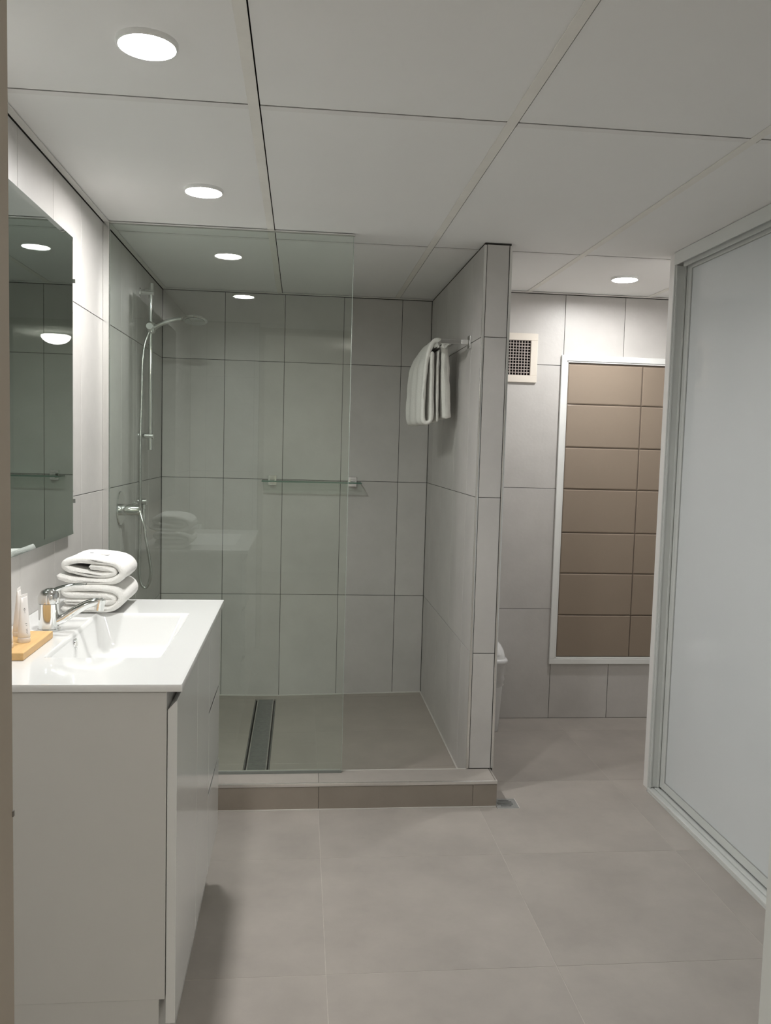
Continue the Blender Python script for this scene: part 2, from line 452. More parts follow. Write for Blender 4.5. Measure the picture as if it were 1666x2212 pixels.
# ------------------------------------------------------------------ ceiling grid
runx = [.5953 + .599 * k for k in range(5)]        # right edges of the main runners
crossy = [.742, 1.9821, 3.2216]
xe = [0.0] + runx
RW = .025
for x in runx:
    if x > 3.0: continue
    y1 = YB if x < XD1 else YR
    B('tee_bar', (x - RW, x, YF, y1, H - .0012, H + .0008), 'tee', ceiling, bev=.0004)
cellx = [(0.0, runx[0] - RW)] + [(runx[k] + .0028, runx[k+1] - RW) for k in range(4)]
cellx[-1] = (cellx[-1][0], 2.97)
celly = [(YF, crossy[1] - .003), (crossy[1] + .022, crossy[2] - .003), (crossy[2] + .022, YB)]
for (x0, x1) in cellx:
    for (y0, y1) in celly:
        if y1 > 4 and x0 > 1.2: y1 = YR + .002
        if y1 > 4.3 and x0 > 1.1: y1 = YR
        B('ceiling_panel', (x0 - .0, x1 + .002, y0, y1, H + .0012, H + .018), 'panel', ceiling)
    for y in crossy[1:]:
        B('cross_tee_bar', (x0, x1 + .002, y, y + .0235, H - .0002, H + .0012), 'tee2', ceiling)
# strip of ceiling over the shower beyond the alcove line
B('ceiling_panel', (runx[1] + .0028, XD1 + .02, YR, YB, H + .0012, H + .018), 'panel', ceiling)
def angle_trim(dims): return B('wall_angle', dims, 'angle', ceiling)
angle_trim((0.003, .021, YF, YB, H - .0035, H - .0008))
angle_trim((0.021, XD1, YB - .021, YB - .003, H - .0035, H - .0008))
angle_trim((XD2, 2.97, YR - .021, YR - .003, H - .0035, H - .0008))
# strip of shadow-gap backing over the glass
B('glass_head_channel', (.02, .885, 3.079, 3.0985, H - .006, H - .0016), 'profile', ceiling)

# ------------------------------------------------------------------ downlights
def downlight(x, y, label, m='lamp'):
    e = empty('downlight', (x, y, H), label, 'ceiling light', 'round LED downlights in the ceiling')
    bm = bmesh.new()
    lathe(bm, [(.0530, -.0005), (.0530, -.008), (.0545, -.0095), (.0565, -.009), (.0585, -.006), (.0592, -.0015), (.0592, .001), (.0530, .001)], (x, y, H), n=48)
    bmesh.ops.delete(bm, geom=[f for f in bm.faces if len(f.verts) > 8], context='FACES')
    bm.verts.ensure_lookup_table()
    OB('trim_ring', bm, 'frame', e)
    bm = bmesh.new(); lathe(bm, [(0, -.0035), (.03, -.0034), (.0528, -.0030), (.0528, .0005), (0, .0005)], (x, y, H), n=48)
    o = OB('diffuser', bm, m, e); o['label'] = 'glowing round diffuser'
    return e
downlight(.395, 1.715, 'glowing round downlight nearest the camera, above the vanity')
downlight(.396, 2.650, 'glowing round downlight above the towel stack, just in front of the shower glass')
downlight(2.097, 3.595, 'glowing round downlight in the alcove beyond the divider wall', 'lamp_dim')

hl = empty('hall_ceiling_lamp', (1.352, -1.03, 2.19), 'lit opal bowl ceiling lamp in the hall, seen reflected in the mirror', 'ceiling light')
bm = bmesh.new(); lathe(bm, [(0, 0), (.128, 0), (.132, -.004), (.132, -.012), (.120, -.016), (0, -.016)], (1.352, -1.03, 2.19), n=48); OB('lamp_base', bm, 'chrome', hl)
bm = bmesh.new(); lathe(bm, [(.116, -.016), (.113, -.03), (.098, -.052), (.068, -.071), (.032, -.080), (0, -.082)], (1.352, -1.03, 2.19), n=48); OB('glass_bowl', bm, 'bowl', hl)

# ------------------------------------------------------------------ shower screen
gs = empty('shower_screen', (.45, 3.0885, ZC), 'frameless green-tinted glass shower screen standing on the tiled curb', 'glass screen')
bm = bmesh.new(); box(bm, .012, .880, 3.084, 3.093, ZC + .002, H - .004)
o = OB('glass_pane', bm, 'glass', gs, False)
B('glass_edge', (.8800, .8812, 3.0842, 3.0928, ZC + .002, H - .006), mat('pale_glass_edge', (.42, .47, .43), .15, noise_scale=10, noise_amt=.03), gs)
B('wall_channel', (.0005, .0215, 3.0785, 3.0835, ZC + .001, H - .004), 'profile', gs, bev=.0008)
B('wall_channel', (.0005, .0215, 3.0935, 3.0985, ZC + .001, H - .004), 'profile', gs, bev=.0008)
B('bottom_seal', (.0215, .876, 3.0935, 3.099, ZC + .0005, ZC + .008), 'silicone', gs)
B('bottom_seal', (.0215, .880, 3.0785, 3.0838, ZC + .0005, ZC + .010), 'base_seal', gs)

# ------------------------------------------------------------------ channel drain
cd = empty('channel_drain', (.548, 3.8, .004), 'long narrow steel channel drain with ribbed grate in the shower floor', 'drain')
B('channel_tray', (DX0 + .001, DX1 - .001, DY0 + .001, DY1 - .001, .0041, .0065), 'dark', cd)
for x0, x1 in ((DX0 + .001, DX0 + .004), (DX1 - .004, DX1 - .001)):
    B('channel_rim', (x0, x1, DY0 + .001, DY1 - .001, .0065, .0148), 'steel', cd)
B('grate_plate', (DX0 + .012, DX1 - .012, DY0 + .004, DY1 - .004, .009, .0118), 'steel', cd)
bm = bmesh.new()
y = DY0 + .012
while y < DY1 - .012:
    box(bm, DX0 + .018, DX1 - .018, y, y + .0035, .0118, .0135); y += .0085
o = OB('grate_rib', bm, 'steel', cd, False); o['kind'] = 'stuff'
B('grate_edge', (DX0 + .012, DX0 + .0145, DY0 + .004, DY1 - .004, .0118, .0138), 'satin', cd)
B('grate_edge', (DX1 - .0145, DX1 - .012, DY0 + .004, DY1 - .004, .0118, .0138), 'satin', cd)

# ------------------------------------------------------------------ square floor drain
fd = empty('floor_drain', (1.5025, 3.0105, 0), 'small square steel floor drain with slots beside the curb corner', 'drain')
B('slot_shade', (1.4610, 1.5450, 2.9695, 3.0525, .0001, .0004), 'dark', fd)  # near-black sheet laid on the tile, painted shade for the slots
bm = bmesh.new()
x0, x1, y0, y1 = 1.4615, 1.5450, 2.9690, 3.0530
cx, cy, R = (x0+x1)/2 - .004, (y0+y1)/2, .031
prev = y0
for yy in [cy - .0232 + .0116*i for i in range(5)]:
    box(bm, x0, x1, prev, yy - .0027, .0003, .0022)
    hw = math.sqrt(max(R*R - (yy-cy)**2, 1e-5))
    box(bm, x0, cx - hw, yy - .0027, yy + .0027, .0003, .0022); box(bm, cx + hw, x1, yy - .0027, yy + .0027, .0003, .0022)
    prev = yy + .0027
box(bm, x0, x1, prev, y1, .0003, .0022)
OB('slotted_cover', bm, 'drain_steel', fd, False)
bm = bmesh.new()
for d in ((x0, x1+.003, y0-.003, y0-.0004), (x0, x1+.003, y1+.0004, y1+.003), (x1+.0004, x1+.003, y0, y1)): box(bm, *d, .0001, .0012)
OB('drain_frame', bm, 'silicone', fd, False)

# ------------------------------------------------------------------ vanity
VY0, VY1 = 1.618, 2.492
BX = .4555; DXf = .4755          # body front, door face
va = empty('vanity_cabinet', (.24, 2.05, 0), 'white vanity cabinet with glossy doors and drawers below the basin', 'cabinet')
B('cabinet_side', (.001, BX, VY0, VY0 + .016, .227, .855), 'carcass', va, bev=.0008)
B('cabinet_side', (.001, BX, VY1 - .016, VY1, .227, .855), 'carcass', va, bev=.0008)
B('cabinet_floor', (.001, BX, VY0 + .016, VY1 - .016, .227, .243), 'carcass', va)
B('cabinet_back', (.001, .008, VY0 + .016, VY1 - .016, .243, .72), 'carcass', va)
B('plinth', (.02, BX - .012, VY0 + .003, VY1 - .003, .0005, .226), 'carcass', va)
B('front_rail', (BX - .016, BX, VY0 + .016, VY1 - .016, .775, .855), 'carcass', va)
def front(name, y0, y1, z0, z1):
    """lacquered front whose top edge is cut back as a finger pull"""
    bm = bmesh.new(); g = .0015
    y0 += g; y1 -= g
    pr = [(BX + .0015, z0), (DXf, z0), (DXf, z1), (DXf - .0015, z1 + .0006), (BX + .0015, z1 - .018)]
    A = [bm.verts.new((x, y0, z)) for x, z in pr]; C = [bm.verts.new((x, y1, z)) for x, z in pr]
    n = len(pr)
    for k in range(n): bm.faces.new((A[k], A[(k+1) % n], C[(k+1) % n], C[k]))
    bm.faces.new(A[::-1]); bm.faces.new(C)
    bmesh.ops.bevel(bm, geom=[e for e in bm.edges], offset=.0006, segments=1, affect='EDGES')
    return OB(name, bm, 'lacquer', va, False)
front('door', VY0 + .001, 1.949, .175, .833)
front('door', 1.949, 2.205, .175, .833)
front('drawer_front', 2.205, VY1, .622, .833)
front('drawer_front', 2.205, VY1, .400, .612)
front('drawer_front', 2.205, VY1, .175, .390)

# basin top -----------------------------------------------------------
bt = empty('washbasin', (.24, 2.05, .855), 'white ceramic vanity top with integrated rectangular basin', 'sink')
TX0, TX1, TY0, TY1, TZ = .0015, .486, 1.608, 2.4995, .8685
bm = bmesh.new()
cx, cy = .2855, 2.056
def rect_ring(x0, x1, y0, y1, z, r, n=6):
    out = []
    for (px, py, a0) in ((x1 - r, y1 - r, 0), (x0 + r, y1 - r, PI/2), (x0 + r, y0 + r, PI), (x1 - r, y0 + r, 1.5*PI)):
        for k in range(n + 1):
            a = a0 + PI/2*k/n; out.append(Vector((px + r*math.cos(a), py + r*math.sin(a), z)))
    return out
rings = [rect_ring(TX0, TX1, TY0, TY1, TZ - .0135, .003),
         rect_ring(TX0, TX1, TY0, TY1, TZ - .003, .004),
         rect_ring(TX0, TX1 - .0012, TY0 + .001, TY1 - .001, TZ, .004),
         rect_ring(TX0 + .006, TX1 - .006, TY0 + .006, TY1 - .006, TZ - .0004, .004),
         rect_ring(.164, .412, 1.816, 2.299, TZ - .0004, .012),
         rect_ring(.167, .409, 1.819, 2.296, TZ - .0022, .014),
         rect_ring(.172, .404, 1.826, 2.289, TZ - .012, .022),
         rect_ring(.184, .392, 1.850, 2.262, TZ - .075, .040),
         rect_ring(.196, .380, 1.868, 2.244, TZ - .094, .045),
         rect_ring(.225, .352, 1.915, 2.197, TZ - .1015, .050),
         rect_ring(.268, .308, 2.02, 2.09, TZ - .1045, .018)]
loft(bm, rings, True, True)
# underside is open inside the cabinet: remove the bottom cap and give the tray an outer skin
bot = [f for f in bm.faces if len(f.verts) > 8 and f.calc_center_median().z > TZ - .02]
bmesh.ops.delete(bm, geom=bot, context='FACES')
slab = OB('basin_slab', bm, 'ceramic', bt, True, 50)
for p in slab.data.polygons:
    if abs(p.normal.z) > .985 and p.area > 1e-4 and p.center.z > -.0: p.use_smooth = False
bm = bmesh.new()
loft(bm, [rect_ring(.10, BX - .018, 1.70, 2.40, TZ - .0136, .02), rect_ring(.150, .428, 1.80, 2.315, TZ - .0138, .02), rect_ring(.170, .404, 1.836, 2.276, TZ - .08, .04), rect_ring(.19, .386, 1.86, 2.25, TZ - .112, .045)], False, True)
OB('basin_underside', bm, 'ceramic', bt)
bm = bmesh.new(); lathe(bm, [(.0085, .0012), (.0085, .0025), (.0135, .0035), (.0145, .0005), (.0145, 0)], (.1745, 2.040, .8435), axis='x', n=28)
bmesh.ops.delete(bm, geom=[f for f in bm.faces if len(f.verts) > 8], context='FACES')
bm2 = bm; o = OB('overflow_ring', bm2, 'chrome', bt); o['label'] = 'chrome overflow ring'
bm = bmesh.new(); cyl(bm, (.1747, 2.040, .8435), (.1757, 2.040, .8435), .0085, n=20); OB('overflow_hole', bm, 'satin', bt)
bm = bmesh.new(); lathe(bm, [(0, .006), (.018, .005), (.022, .002), (.022, 0), (0, 0)], (.288, 2.055, TZ - .1044), n=28)
OB('waste_plug', bm, 'chrome', bt)

# faucet ----------------------------------------------------------------
FX, FY = .1015, 2.083
fa = empty('basin_faucet', (FX, FY, TZ), 'chrome single-lever basin mixer tap beside the wooden tray', 'faucet')
bm = bmesh.new()
loft(bm, [sup(FX, FY, .026, .026, TZ - .0002, 2.2), sup(FX, FY, .026, .026, TZ + .004, 2.2), sup(FX, FY, .0235, .0235, TZ + .006, 2.4),
          sup(FX, FY, .0235, .0235, TZ + .066, 2.6), sup(FX, FY, .0238, .0238, TZ + .0665, 2.6)])
OB('faucet_body', bm, 'chrome', fa)
bm = bmesh.new()
loft(bm, [sup(FX, FY, .0242, .0242, TZ + .0675, 2.6), sup(FX, FY, .025, .025, TZ + .080, 2.6), sup(FX + .001, FY, .0235, .0235, TZ + .091, 2.6),
          sup(FX + .003, FY, .0185, .019, TZ + .0985, 2.4), sup(FX + .005, FY, .010, .011, TZ + .1025, 2.2), sup(FX + .006, FY, .002, .002, TZ + .103, 2)])
cap_ = OB('handle_cap', bm, 'chrome', fa)
bm = bmesh.new()
pts = smooth_path([(FX + .002, FY, TZ + .088), (FX + .014, FY, TZ + .098), (FX + .035, FY, TZ + .1065), (FX + .062, FY, TZ + .112), (FX + .088, FY, TZ + .1135)], 5)
nn = len(pts)
tube(bm, pts, [.013 - .006*i/(nn-1) for i in range(nn)], 14, rz=[.0075 - .005*i/(nn-1) for i in range(nn)])
OB('lever', bm, 'chrome', fa)
bm = bmesh.new()
pts = smooth_path([(FX + .008, FY, TZ + .016), (FX + .035, FY, TZ + .030), (FX + .065, FY, TZ + .050), (FX + .09, FY, TZ + .064), (FX + .112, FY, TZ + .071), (FX + .128, FY, TZ + .0715)], 6)
nn = len(pts)
tube(bm, pts, [.0135 - .003*i/(nn-1) for i in range(nn)], 16, rz=[.0125 - .004*i/(nn-1) for i in range(nn)])
OB('spout', bm, 'chrome', fa)
bm = bmesh.new(); cyl(bm, (FX + .123, FY, TZ + .076), (FX + .119, FY, TZ + .050), .0115, .0108, 20)
o = OB('aerator', bm, 'chrome', fa)
bm = bmesh.new(); cyl(bm, (FX + .019, FY - .0175, TZ + .078), (FX + .0215, FY - .020, TZ + .078), .0032, n=12)
OB('indicator', bm, 'satin', fa)

# tray and tubes -----------------------------------------------------------
tr = B('wooden_tray', (.018, .1345, 1.788, 2.000, TZ, TZ + .0165), 'wood', None, bev=.0016, seg=2)
tag(tr, 'pale bamboo tray under the white tubes on the vanity top', 'tray')

def cosmetic_tube(x, y, label, hh=.106, rot=0.0):
    z0 = TZ + .0165
    e = empty('lotion_tube', (x, y, z0), label, 'tube', 'white toiletry tubes on the wooden tray')
    bm = bmesh.new(); lathe(bm, [(0, 0), (.0125, 0), (.0132, .001), (.0132, .010), (.0125, .0108), (0, .0108)], (x, y, z0), n=28)
    OB('cap', bm, 'tube', e)
    bm = bmesh.new(); R = []
    for t in (0, .02, .15, .4, .6, .8, .93, .935, 1.0):
        a = .0130 + .0035*t; b = .0130*(1 - t)**.75 + .0006
        if t <= 0: a = b = .0118
        if t >= .935: a = .0172; b = .0009
        rr = []
        for k in range(32):
            an = 2*PI*k/32; px, py = b*math.cos(an), a*math.sin(an)
            rr.append(Vector((x + px*math.cos(rot) - py*math.sin(rot), y + px*math.sin(rot) + py*math.cos(rot), z0 + .0108 + (hh - .0108)*t)))
        R.append(rr)
    loft(bm, R); OB('tube_body', bm, 'tube', e, True, 60)
    # printed emblem and lines of text on the side that faces the basin and door
    bm = bmesh.new()
    def mark(u0, u1, z, h):
        # u is an angle on the tube surface
        pts = []
        for (u, zz) in ((u0, z), (u1, z), (u1, z + h), (u0, z + h)):
            t = (zz - .0108)/(hh - .0108); a = .0130 + .0035*t; b = .0130*(1-t)**.75 + .0006
            px, py = (b + .0002)*math.cos(u), (a + .0002)*math.sin(u)
            pts.append(bm.verts.new((x + px*math.cos(rot) - py*math.sin(rot), y + px*math.sin(rot) + py*math.cos(rot), z0 + zz)))
        bm.faces.new(pts)
    a0 = -.55
    for k in range(7):      # little leaf emblem: a fan of strokes above a stem
        an = PI*k/6; dx, dz = math.cos(an)*.0035, math.sin(an)*.0035
        mark(a0 + dx*40 - .03, a0 + dx*40 + .05, hh*.68 + dz, .0018)
    mark(a0 - .02, a0 + .04, hh*.62, .008)
    for k, (l, zz) in enumerate(((.35, .40), (.22, .36), (.30, .28), (.26, .25), (.30, .22), (.18, .19))):
        mark(a0 - l/2, a0 + l/2, hh*zz, .0010)
    o = OB('print', bm, 'ink', e, False); o['kind'] = 'stuff'; o['label'] = 'small dark leaf emblem and lines of print'
cosmetic_tube(.1045, 1.888, 'white tube at the front right of the tray, nearest the basin', rot=-.15)
cosmetic_tube(.074, 1.950, 'white tube at the back of the tray, half hidden behind another tube', .110, rot=.1)
cosmetic_tube(.086, 1.833, 'white tube cut by the door jamb, nearest the camera on the tray', .106, rot=.0)

# folded towels --------------------------------------------------------------
def ribbon(name, path, th, y0, y1, m, parent=None, ny=26, wob=.002, seed=0, shear=None, edge=.006, k=6, ysc=None):
    """a folded cloth: ribbon section in the x-z plane swept along y, with soft rounded ends"""
    P = smooth_path([(p[0], 0, p[1]) for p in path], k)
    n = len(P); nor = []
    for i in range(n):
        d = (P[min(i+1, n-1)] - P[max(i-1, 0)]).normalized(); nor.append(Vector((-d.z, 0, d.x)))
    bm = bmesh.new(); rings = []
    for j in range(ny + 1):
        t = j/ny; y = y0 + (y1 - y0)*t
        dd = min(t, 1-t)*(y1 - y0)
        sc = math.sqrt(max(0.0, 1 - (1 - min(dd/edge, 1))**2))*.72 + .28 if dd < edge else 1
        ring = []
        def disp(p, nrm, h):
            q = Vector((p.x*14 + seed, y*14, p.z*14))
            nz = noise.noise(q)*wob + noise.noise(q*4.3)*wob*.35 + noise.noise(q*16)*wob*.16
            o_ = p + nrm*(h*sc + (nz if h > 0 else -nz*.6))
            yy = y + noise.noise(Vector((p.x*22 + seed, 3.3, p.z*22)))*.006*(1 if t < .5 else -1)*(1 if dd < .05 else 0)
            v = Vector((o_.x, yy, o_.z))
            if shear: v = shear(v, t)
            return v
        TH = (lambda i: th(i/(n-1))/2) if callable(th) else (lambda i: th/2)
        hw = TH(0)
        for i in range(n): ring.append(disp(P[i], nor[i], TH(i)))
        e = P[-1] + (P[-1]-P[-2]).normalized()*hw*.6; ring.append(disp(e, nor[-1], 0))
        for i in range(n-1, -1, -1): ring.append(disp(P[i], nor[i], -TH(i)))
        e = P[0] - (P[1]-P[0]).normalized()*hw*.6; ring.append(disp(e, nor[0], 0))
        rings.append(ring)
    loft(bm, rings)
    return OB(name, bm, m, parent, True, None)

z0 = TZ + .0108
lower = ribbon('folded_towel', [(.078, z0 + .001), (.12, z0 - .001), (.175, z0), (.206, z0 + .004), (.224, z0 + .017), (.230, z0 + .031), (.222, z0 + .046), (.20, z0 + .055), (.15, z0 + .058),
        (.10, z0 + .057), (.083, z0 + .051), (.084, z0 + .043), (.098, z0 + .039), (.14, z0 + .038), (.18, z0 + .038), (.203, z0 + .035), (.209, z0 + .028), (.203, z0 + .022), (.18, z0 + .0195), (.13, z0 + .020), (.086, z0 + .021)],
        .0182, 2.283, 2.488, 'towel', wob=.0020, seed=3, k=5)
tag(lower, 'thick white folded terry towel, lower of the stack on the vanity top', 'towel', 'folded towels on the vanity top')
z1 = TZ + .0842
def tilt(v, t): return Vector((v.x - .004*t, v.y, v.z - .004*t - (v.x - .15)*.05))
upper = ribbon('folded_towel', [(.066, z1 + .010), (.10, z1 + .002), (.15, z1 + .001), (.195, z1 + .003), (.220, z1 + .012), (.232, z1 + .028), (.224, z1 + .044), (.205, z1 + .054), (.165, z1 + .058),
        (.12, z1 + .058), (.092, z1 + .052), (.081, z1 + .042), (.088, z1 + .033), (.115, z1 + .026), (.16, z1 + .021), (.195, z1 + .0215), (.209, z1 + .028), (.204, z1 + .036), (.180, z1 + .0395), (.15, z1 + .0405)],
        lambda t: .0185 if t < .8 else .016, 2.288, 2.484, 'towel', wob=.0024, seed=11, shear=tilt, k=5)
tag(upper, 'white folded terry towel with a small tag, upper of the stack on the vanity', 'towel', 'folded towels on the vanity top')
bm = bmesh.new(); box(bm, .150, .182, 2.352, 2.375, z1 + .0655, z1 + .0662)
o = OB('care_tag', bm, 'tube', upper, False); o['label'] = 'small white care tag with tiny print'
bm = bmesh.new(); box(bm, .160, .165, 2.361, 2.366, z1 + .0663, z1 + .0666); box(bm, .128, .137, 2.375, 2.379, z1 + .0672, z1 + .0678)
tp = OB('tag_print', bm, 'ink', o, False); tp['kind'] = 'stuff'

# ------------------------------------------------------------------ mirror
mr = empty('wall_mirror', (.02, 2.1, 1.5), 'large frameless mirror with slanted edges on the left wall above the vanity', 'mirror')
MY0, MY1, MZ0, MZ1, MX = 1.46, 2.632, 1.045, 1.9335, .0185
bm = bmesh.new(); b_ = .016
a = [bm.verts.new((MX - .0025, y, z)) for y, z in ((MY0, MZ0), (MY1, MZ0), (MY1, MZ1), (MY0, MZ1))]
c = [bm.verts.new((MX, y, z)) for y, z in ((MY0+b_, MZ0+b_), (MY1-b_, MZ0+b_), (MY1-b_, MZ1-b_), (MY0+b_, MZ1-b_))]
d = [bm.verts.new((MX - .005, y, z)) for y, z in ((MY0, MZ0), (MY1, MZ0), (MY1, MZ1), (MY0, MZ1))]
bm.faces.new(c)
for k in range(4): bm.faces.new((a[k], a[(k+1) % 4], c[(k+1) % 4], c[k])); bm.faces.new((d[k], d[(k+1) % 4], a[(k+1) % 4], a[k]))
bm.faces.new(d[::-1])
OB('mirror_glass', bm, 'mirror', mr, False)
B('mirror_backing', (.0005, MX - .0051, MY0 + .05, MY1 - .05, MZ0 + .05, MZ1 - .05), 'satin', mr)
for y, z in ((MY1 - .001, 1.14), (MY1 - .001, 1.80)):
    B('mirror_clip', (.0005, MX + .003, y, y + .004, z, z + .012), 'chrome', mr)

# ------------------------------------------------------------------ shower fittings
RX, RY = .049, 3.75
sr = empty('shower_rail', (0, RY, 1.65), 'chrome riser rail with sliding holder on the left shower wall', 'shower rail')
bm = bmesh.new(); cyl(bm, (RX, RY, 1.296), (RX, RY, 2.012), .0105, n=24); OB('rail', bm, 'chrome', sr)
for z in (1.972, 1.357):
    bm = bmesh.new(); cyl(bm, (.0004, RY, z), (RX + .013, RY, z), .0135, n=24); br = OB('rail_bracket', bm, 'chrome', sr)
    bm = bmesh.new(); cyl(bm, (.0003, RY, z), (.004, RY, z), .020, n=24); OB('wall_plate', bm, 'chrome', br)
bm = bmesh.new()
loft(bm, [sup(0, 0, .014, .014, -.026, 2.4), sup(0, 0, .019, .019, -.018, 2.4), sup(0, 0, .020, .020, .010, 2.4), sup(0, 0, .017, .017, .020, 2.4), sup(0, 0, .012, .012, .024, 2.4)])
bm.transform(Matrix.Translation((RX, RY, 1.824))); OB('slider', bm, 'chrome', sr)
bm = bmesh.new(); cyl(bm, (RX, RY - .014, 1.826), (RX, RY - .036, 1.826), .016, .014, 24); OB('slider_knob', bm, 'frame', sr)

hs = empty('hand_shower', (RX, RY, 1.824), 'round hand shower head on a thin curved handle, held by the rail slider', 'shower head')
bm = bmesh.new(); pts = smooth_path([(RX + .014, RY - .004, 1.822), (RX + .045, RY - .004, 1.842), (RX + .085, RY - .004, 1.858), (RX + .130, RY - .004, 1.868)], 6)
nn = len(pts); tube(bm, pts, [.0105 - .002*i/(nn-1) for i in range(nn)], 14); OB('handle', bm, 'clear', hs)
HR = Matrix.Translation((RX + .188, RY - .004, 1.866)) @ Matrix.Rotation(math.radians(-13), 4, 'X') @ Matrix.Translation((-RX - .188, -RY + .004, -1.866))
bm = bmesh.new(); lathe(bm, [(0, .012), (.02, .011), (.040, .006), (.052, -.001), (.054, -.006), (.050, -.009), (0, -.010)], (RX + .188, RY - .004, 1.866), n=40); bm.transform(HR); OB('shower_head', bm, 'chrome', hs)
bm = bmesh.new(); lathe(bm, [(0, -.0102), (.044, -.0102), (.044, -.0118), (0, -.0122)], (RX + .188, RY - .004, 1.866), n=36); bm.transform(HR); o = OB('spray_face', bm, 'clear', hs)
bm = bmesh.new(); cyl(bm, (RX + .188, RY - .004, 1.877), (RX + .188, RY - .004, 1.881), .006, n=16); OB('centre_stud', bm, 'dark', hs)

# hose from the wall outlet to the handle
hp = [(.024, RY - .008, 1.048), (.026, RY - .012, 1.00), (.034, RY - .02, .92), (.050, RY - .02, .83), (.058, RY - .018, .755), (.047, RY - .016, .705), (.032, RY - .016, .690),
      (.014, RY - .018, .712), (.007, RY - .02, .78), (.010, RY - .022, .90), (.012, RY - .028, 1.05), (.013, RY - .036, 1.20), (.014, RY - .036, 1.36), (.017, RY - .03, 1.52), (.019, RY - .026, 1.66), (.026, RY - .022, 1.74), (.038, RY - .018, 1.785), (.046, RY - .012, 1.806)]
bm = bmesh.new(); tube(bm, smooth_path(hp, 8), .0062, 12); ho = OB('shower_hose', bm, 'hose'); tag(ho, 'chrome flexible shower hose hanging in a loop below the rail', 'hose')

ou = empty('hose_outlet', (.002, RY, 1.066), 'short chrome wall outlet that the shower hose hangs from', 'pipe fitting')
bm = bmesh.new(); cyl(bm, (.0004, RY - .008, 1.070), (.036, RY - .008, 1.070), .0135, n=22); OB('outlet_body', bm, 'chrome', ou)
bm = bmesh.new(); cyl(bm, (.024, RY - .008, 1.058), (.024, RY - .008, 1.040), .0095, n=18); OB('hose_nut', bm, 'chrome', ou)

MY = 3.372
mx = empty('shower_mixer', (0, MY, 1.068), 'chrome shower mixer with round wall plate and lever on the left wall', 'faucet')
bm = bmesh.new(); lathe(bm, [(0, .0005), (.066, .0005), (.068, .002), (.066, .006), (0, .007)], (0, MY, 1.068), axis='x', n=48); OB('wall_plate', bm, 'chrome', mx)
bm = bmesh.new(); lathe(bm, [(0, .006), (.023, .006), (.023, .045), (.0215, .048), (.0215, .072), (.018, .078), (0, .079)], (0, MY, 1.062), axis='x', n=32); OB('mixer_body', bm, 'chrome', mx)
bm = bmesh.new(); pts = smooth_path([(.058, MY, 1.078), (.070, MY - .004, 1.076), (.080, MY - .006, 1.055), (.093, MY - .01, 1.015), (.104, MY - .012, .982)], 5)
nn = len(pts); tube(bm, pts, .0075, 12, rz=[.0075 - .004*i/(nn-1) for i in range(nn)]); OB('lever', bm, 'chrome', mx)
bm = bmesh.new(); cyl(bm, (.05, MY + .02, 1.082), (.05, MY + .038, 1.086), .009, n=18); OB('diverter', bm, 'chrome', mx)

# ------------------------------------------------------------------ glass shelf
sh = empty('glass_shelf', (.76, YB, 1.150), 'narrow clear glass shelf on two square chrome brackets on the shower back wall', 'shelf')
bm = bmesh.new(); box(bm, .513, 1.014, 4.2325, 4.3485, 1.1465, 1.1535); OB('shelf_pane', bm, 'shelf_glass', sh, False)
B('glass_edge', (.513, 1.014, 4.2305, 4.2325, 1.1465, 1.1535), 'glass_edge', sh)
B('glass_edge', (.5115, .513, 4.2305, 4.3485, 1.1465, 1.1535), 'glass_edge', sh)
B('glass_edge', (1.014, 1.0155, 4.2305, 4.3485, 1.1465, 1.1535), 'glass_edge', sh)
for x in (.561, .975):
    p = B('shelf_bracket', (x - .022, x + .022, 4.3425, 4.3495, 1.126, 1.178), 'chrome', sh, bev=.002, seg=2)
    B('bracket_jaw', (x - .013, x + .013, 4.305, 4.3425, 1.136, 1.146), 'chrome', p, bev=.001)
    B('bracket_jaw', (x - .013, x + .013, 4.305, 4.3425, 1.154, 1.164), 'chrome', p, bev=.001)

# ------------------------------------------------------------------ towel rack
tk = empty('towel_rack', (XD1, 3.6, 1.757), 'square chrome double-bar towel rack on the shower side of the divider', 'towel rack')
RY0, RY1 = 3.312, 3.90
for y in (RY0, RY1):
    pl = B('mount_plate', (XD1 - .009, XD1 - .0003, y - .022, y + .022, 1.734, 1.786), 'chrome', tk, bev=.003, seg=2)
    B('rack_arm', (1.249, XD1 - .009, y - .006, y + .006, 1.750, 1.769), 'chrome', tk, bev=.001)
B('rack_bar', (1.249, 1.262, RY0 + .006, RY1 - .006, 1.750, 1.766), 'chrome', tk, bev=.001)
B('rack_bar', (1.292, 1.304, RY0 + .006, RY1 - .006, 1.752, 1.764), 'chrome', tk, bev=.001)

def hang(v, t):
    # the far end of the hanging part swings out, fanning into soft pleats
    d = max(0.0, 1.78 - v.z)
    out = -.030*t*min(1, d/.10) if v.x < 1.262 else 0
    pl = math.sin(t*17)*.0026*min(1, d/.12)*(1 if v.x < 1.262 else .6)
    return Vector((v.x + out + pl, v.y + (.02*d if t < .5 else .015*d), v.z - (.0 if v.x < 1.262 else .0)))
def hth(t):
    return .017 if t < .55 else .017 + .020*min(1, (t - .55)/.35)
ht = ribbon('hanging_towel', [(1.243, 1.735), (1.246, 1.66), (1.247, 1.56), (1.249, 1.48), (1.245, 1.452), (1.229, 1.443), (1.215, 1.455), (1.212, 1.52), (1.215, 1.62), (1.222, 1.70), (1.233, 1.75),
        (1.250, 1.780), (1.270, 1.785), (1.286, 1.773), (1.296, 1.75), (1.300, 1.70), (1.304, 1.62), (1.309, 1.54), (1.314, 1.468)],
        hth, 3.495, 3.77, 'towel_cream', ny=40, wob=.003, seed=23, shear=hang, edge=.008, k=5)
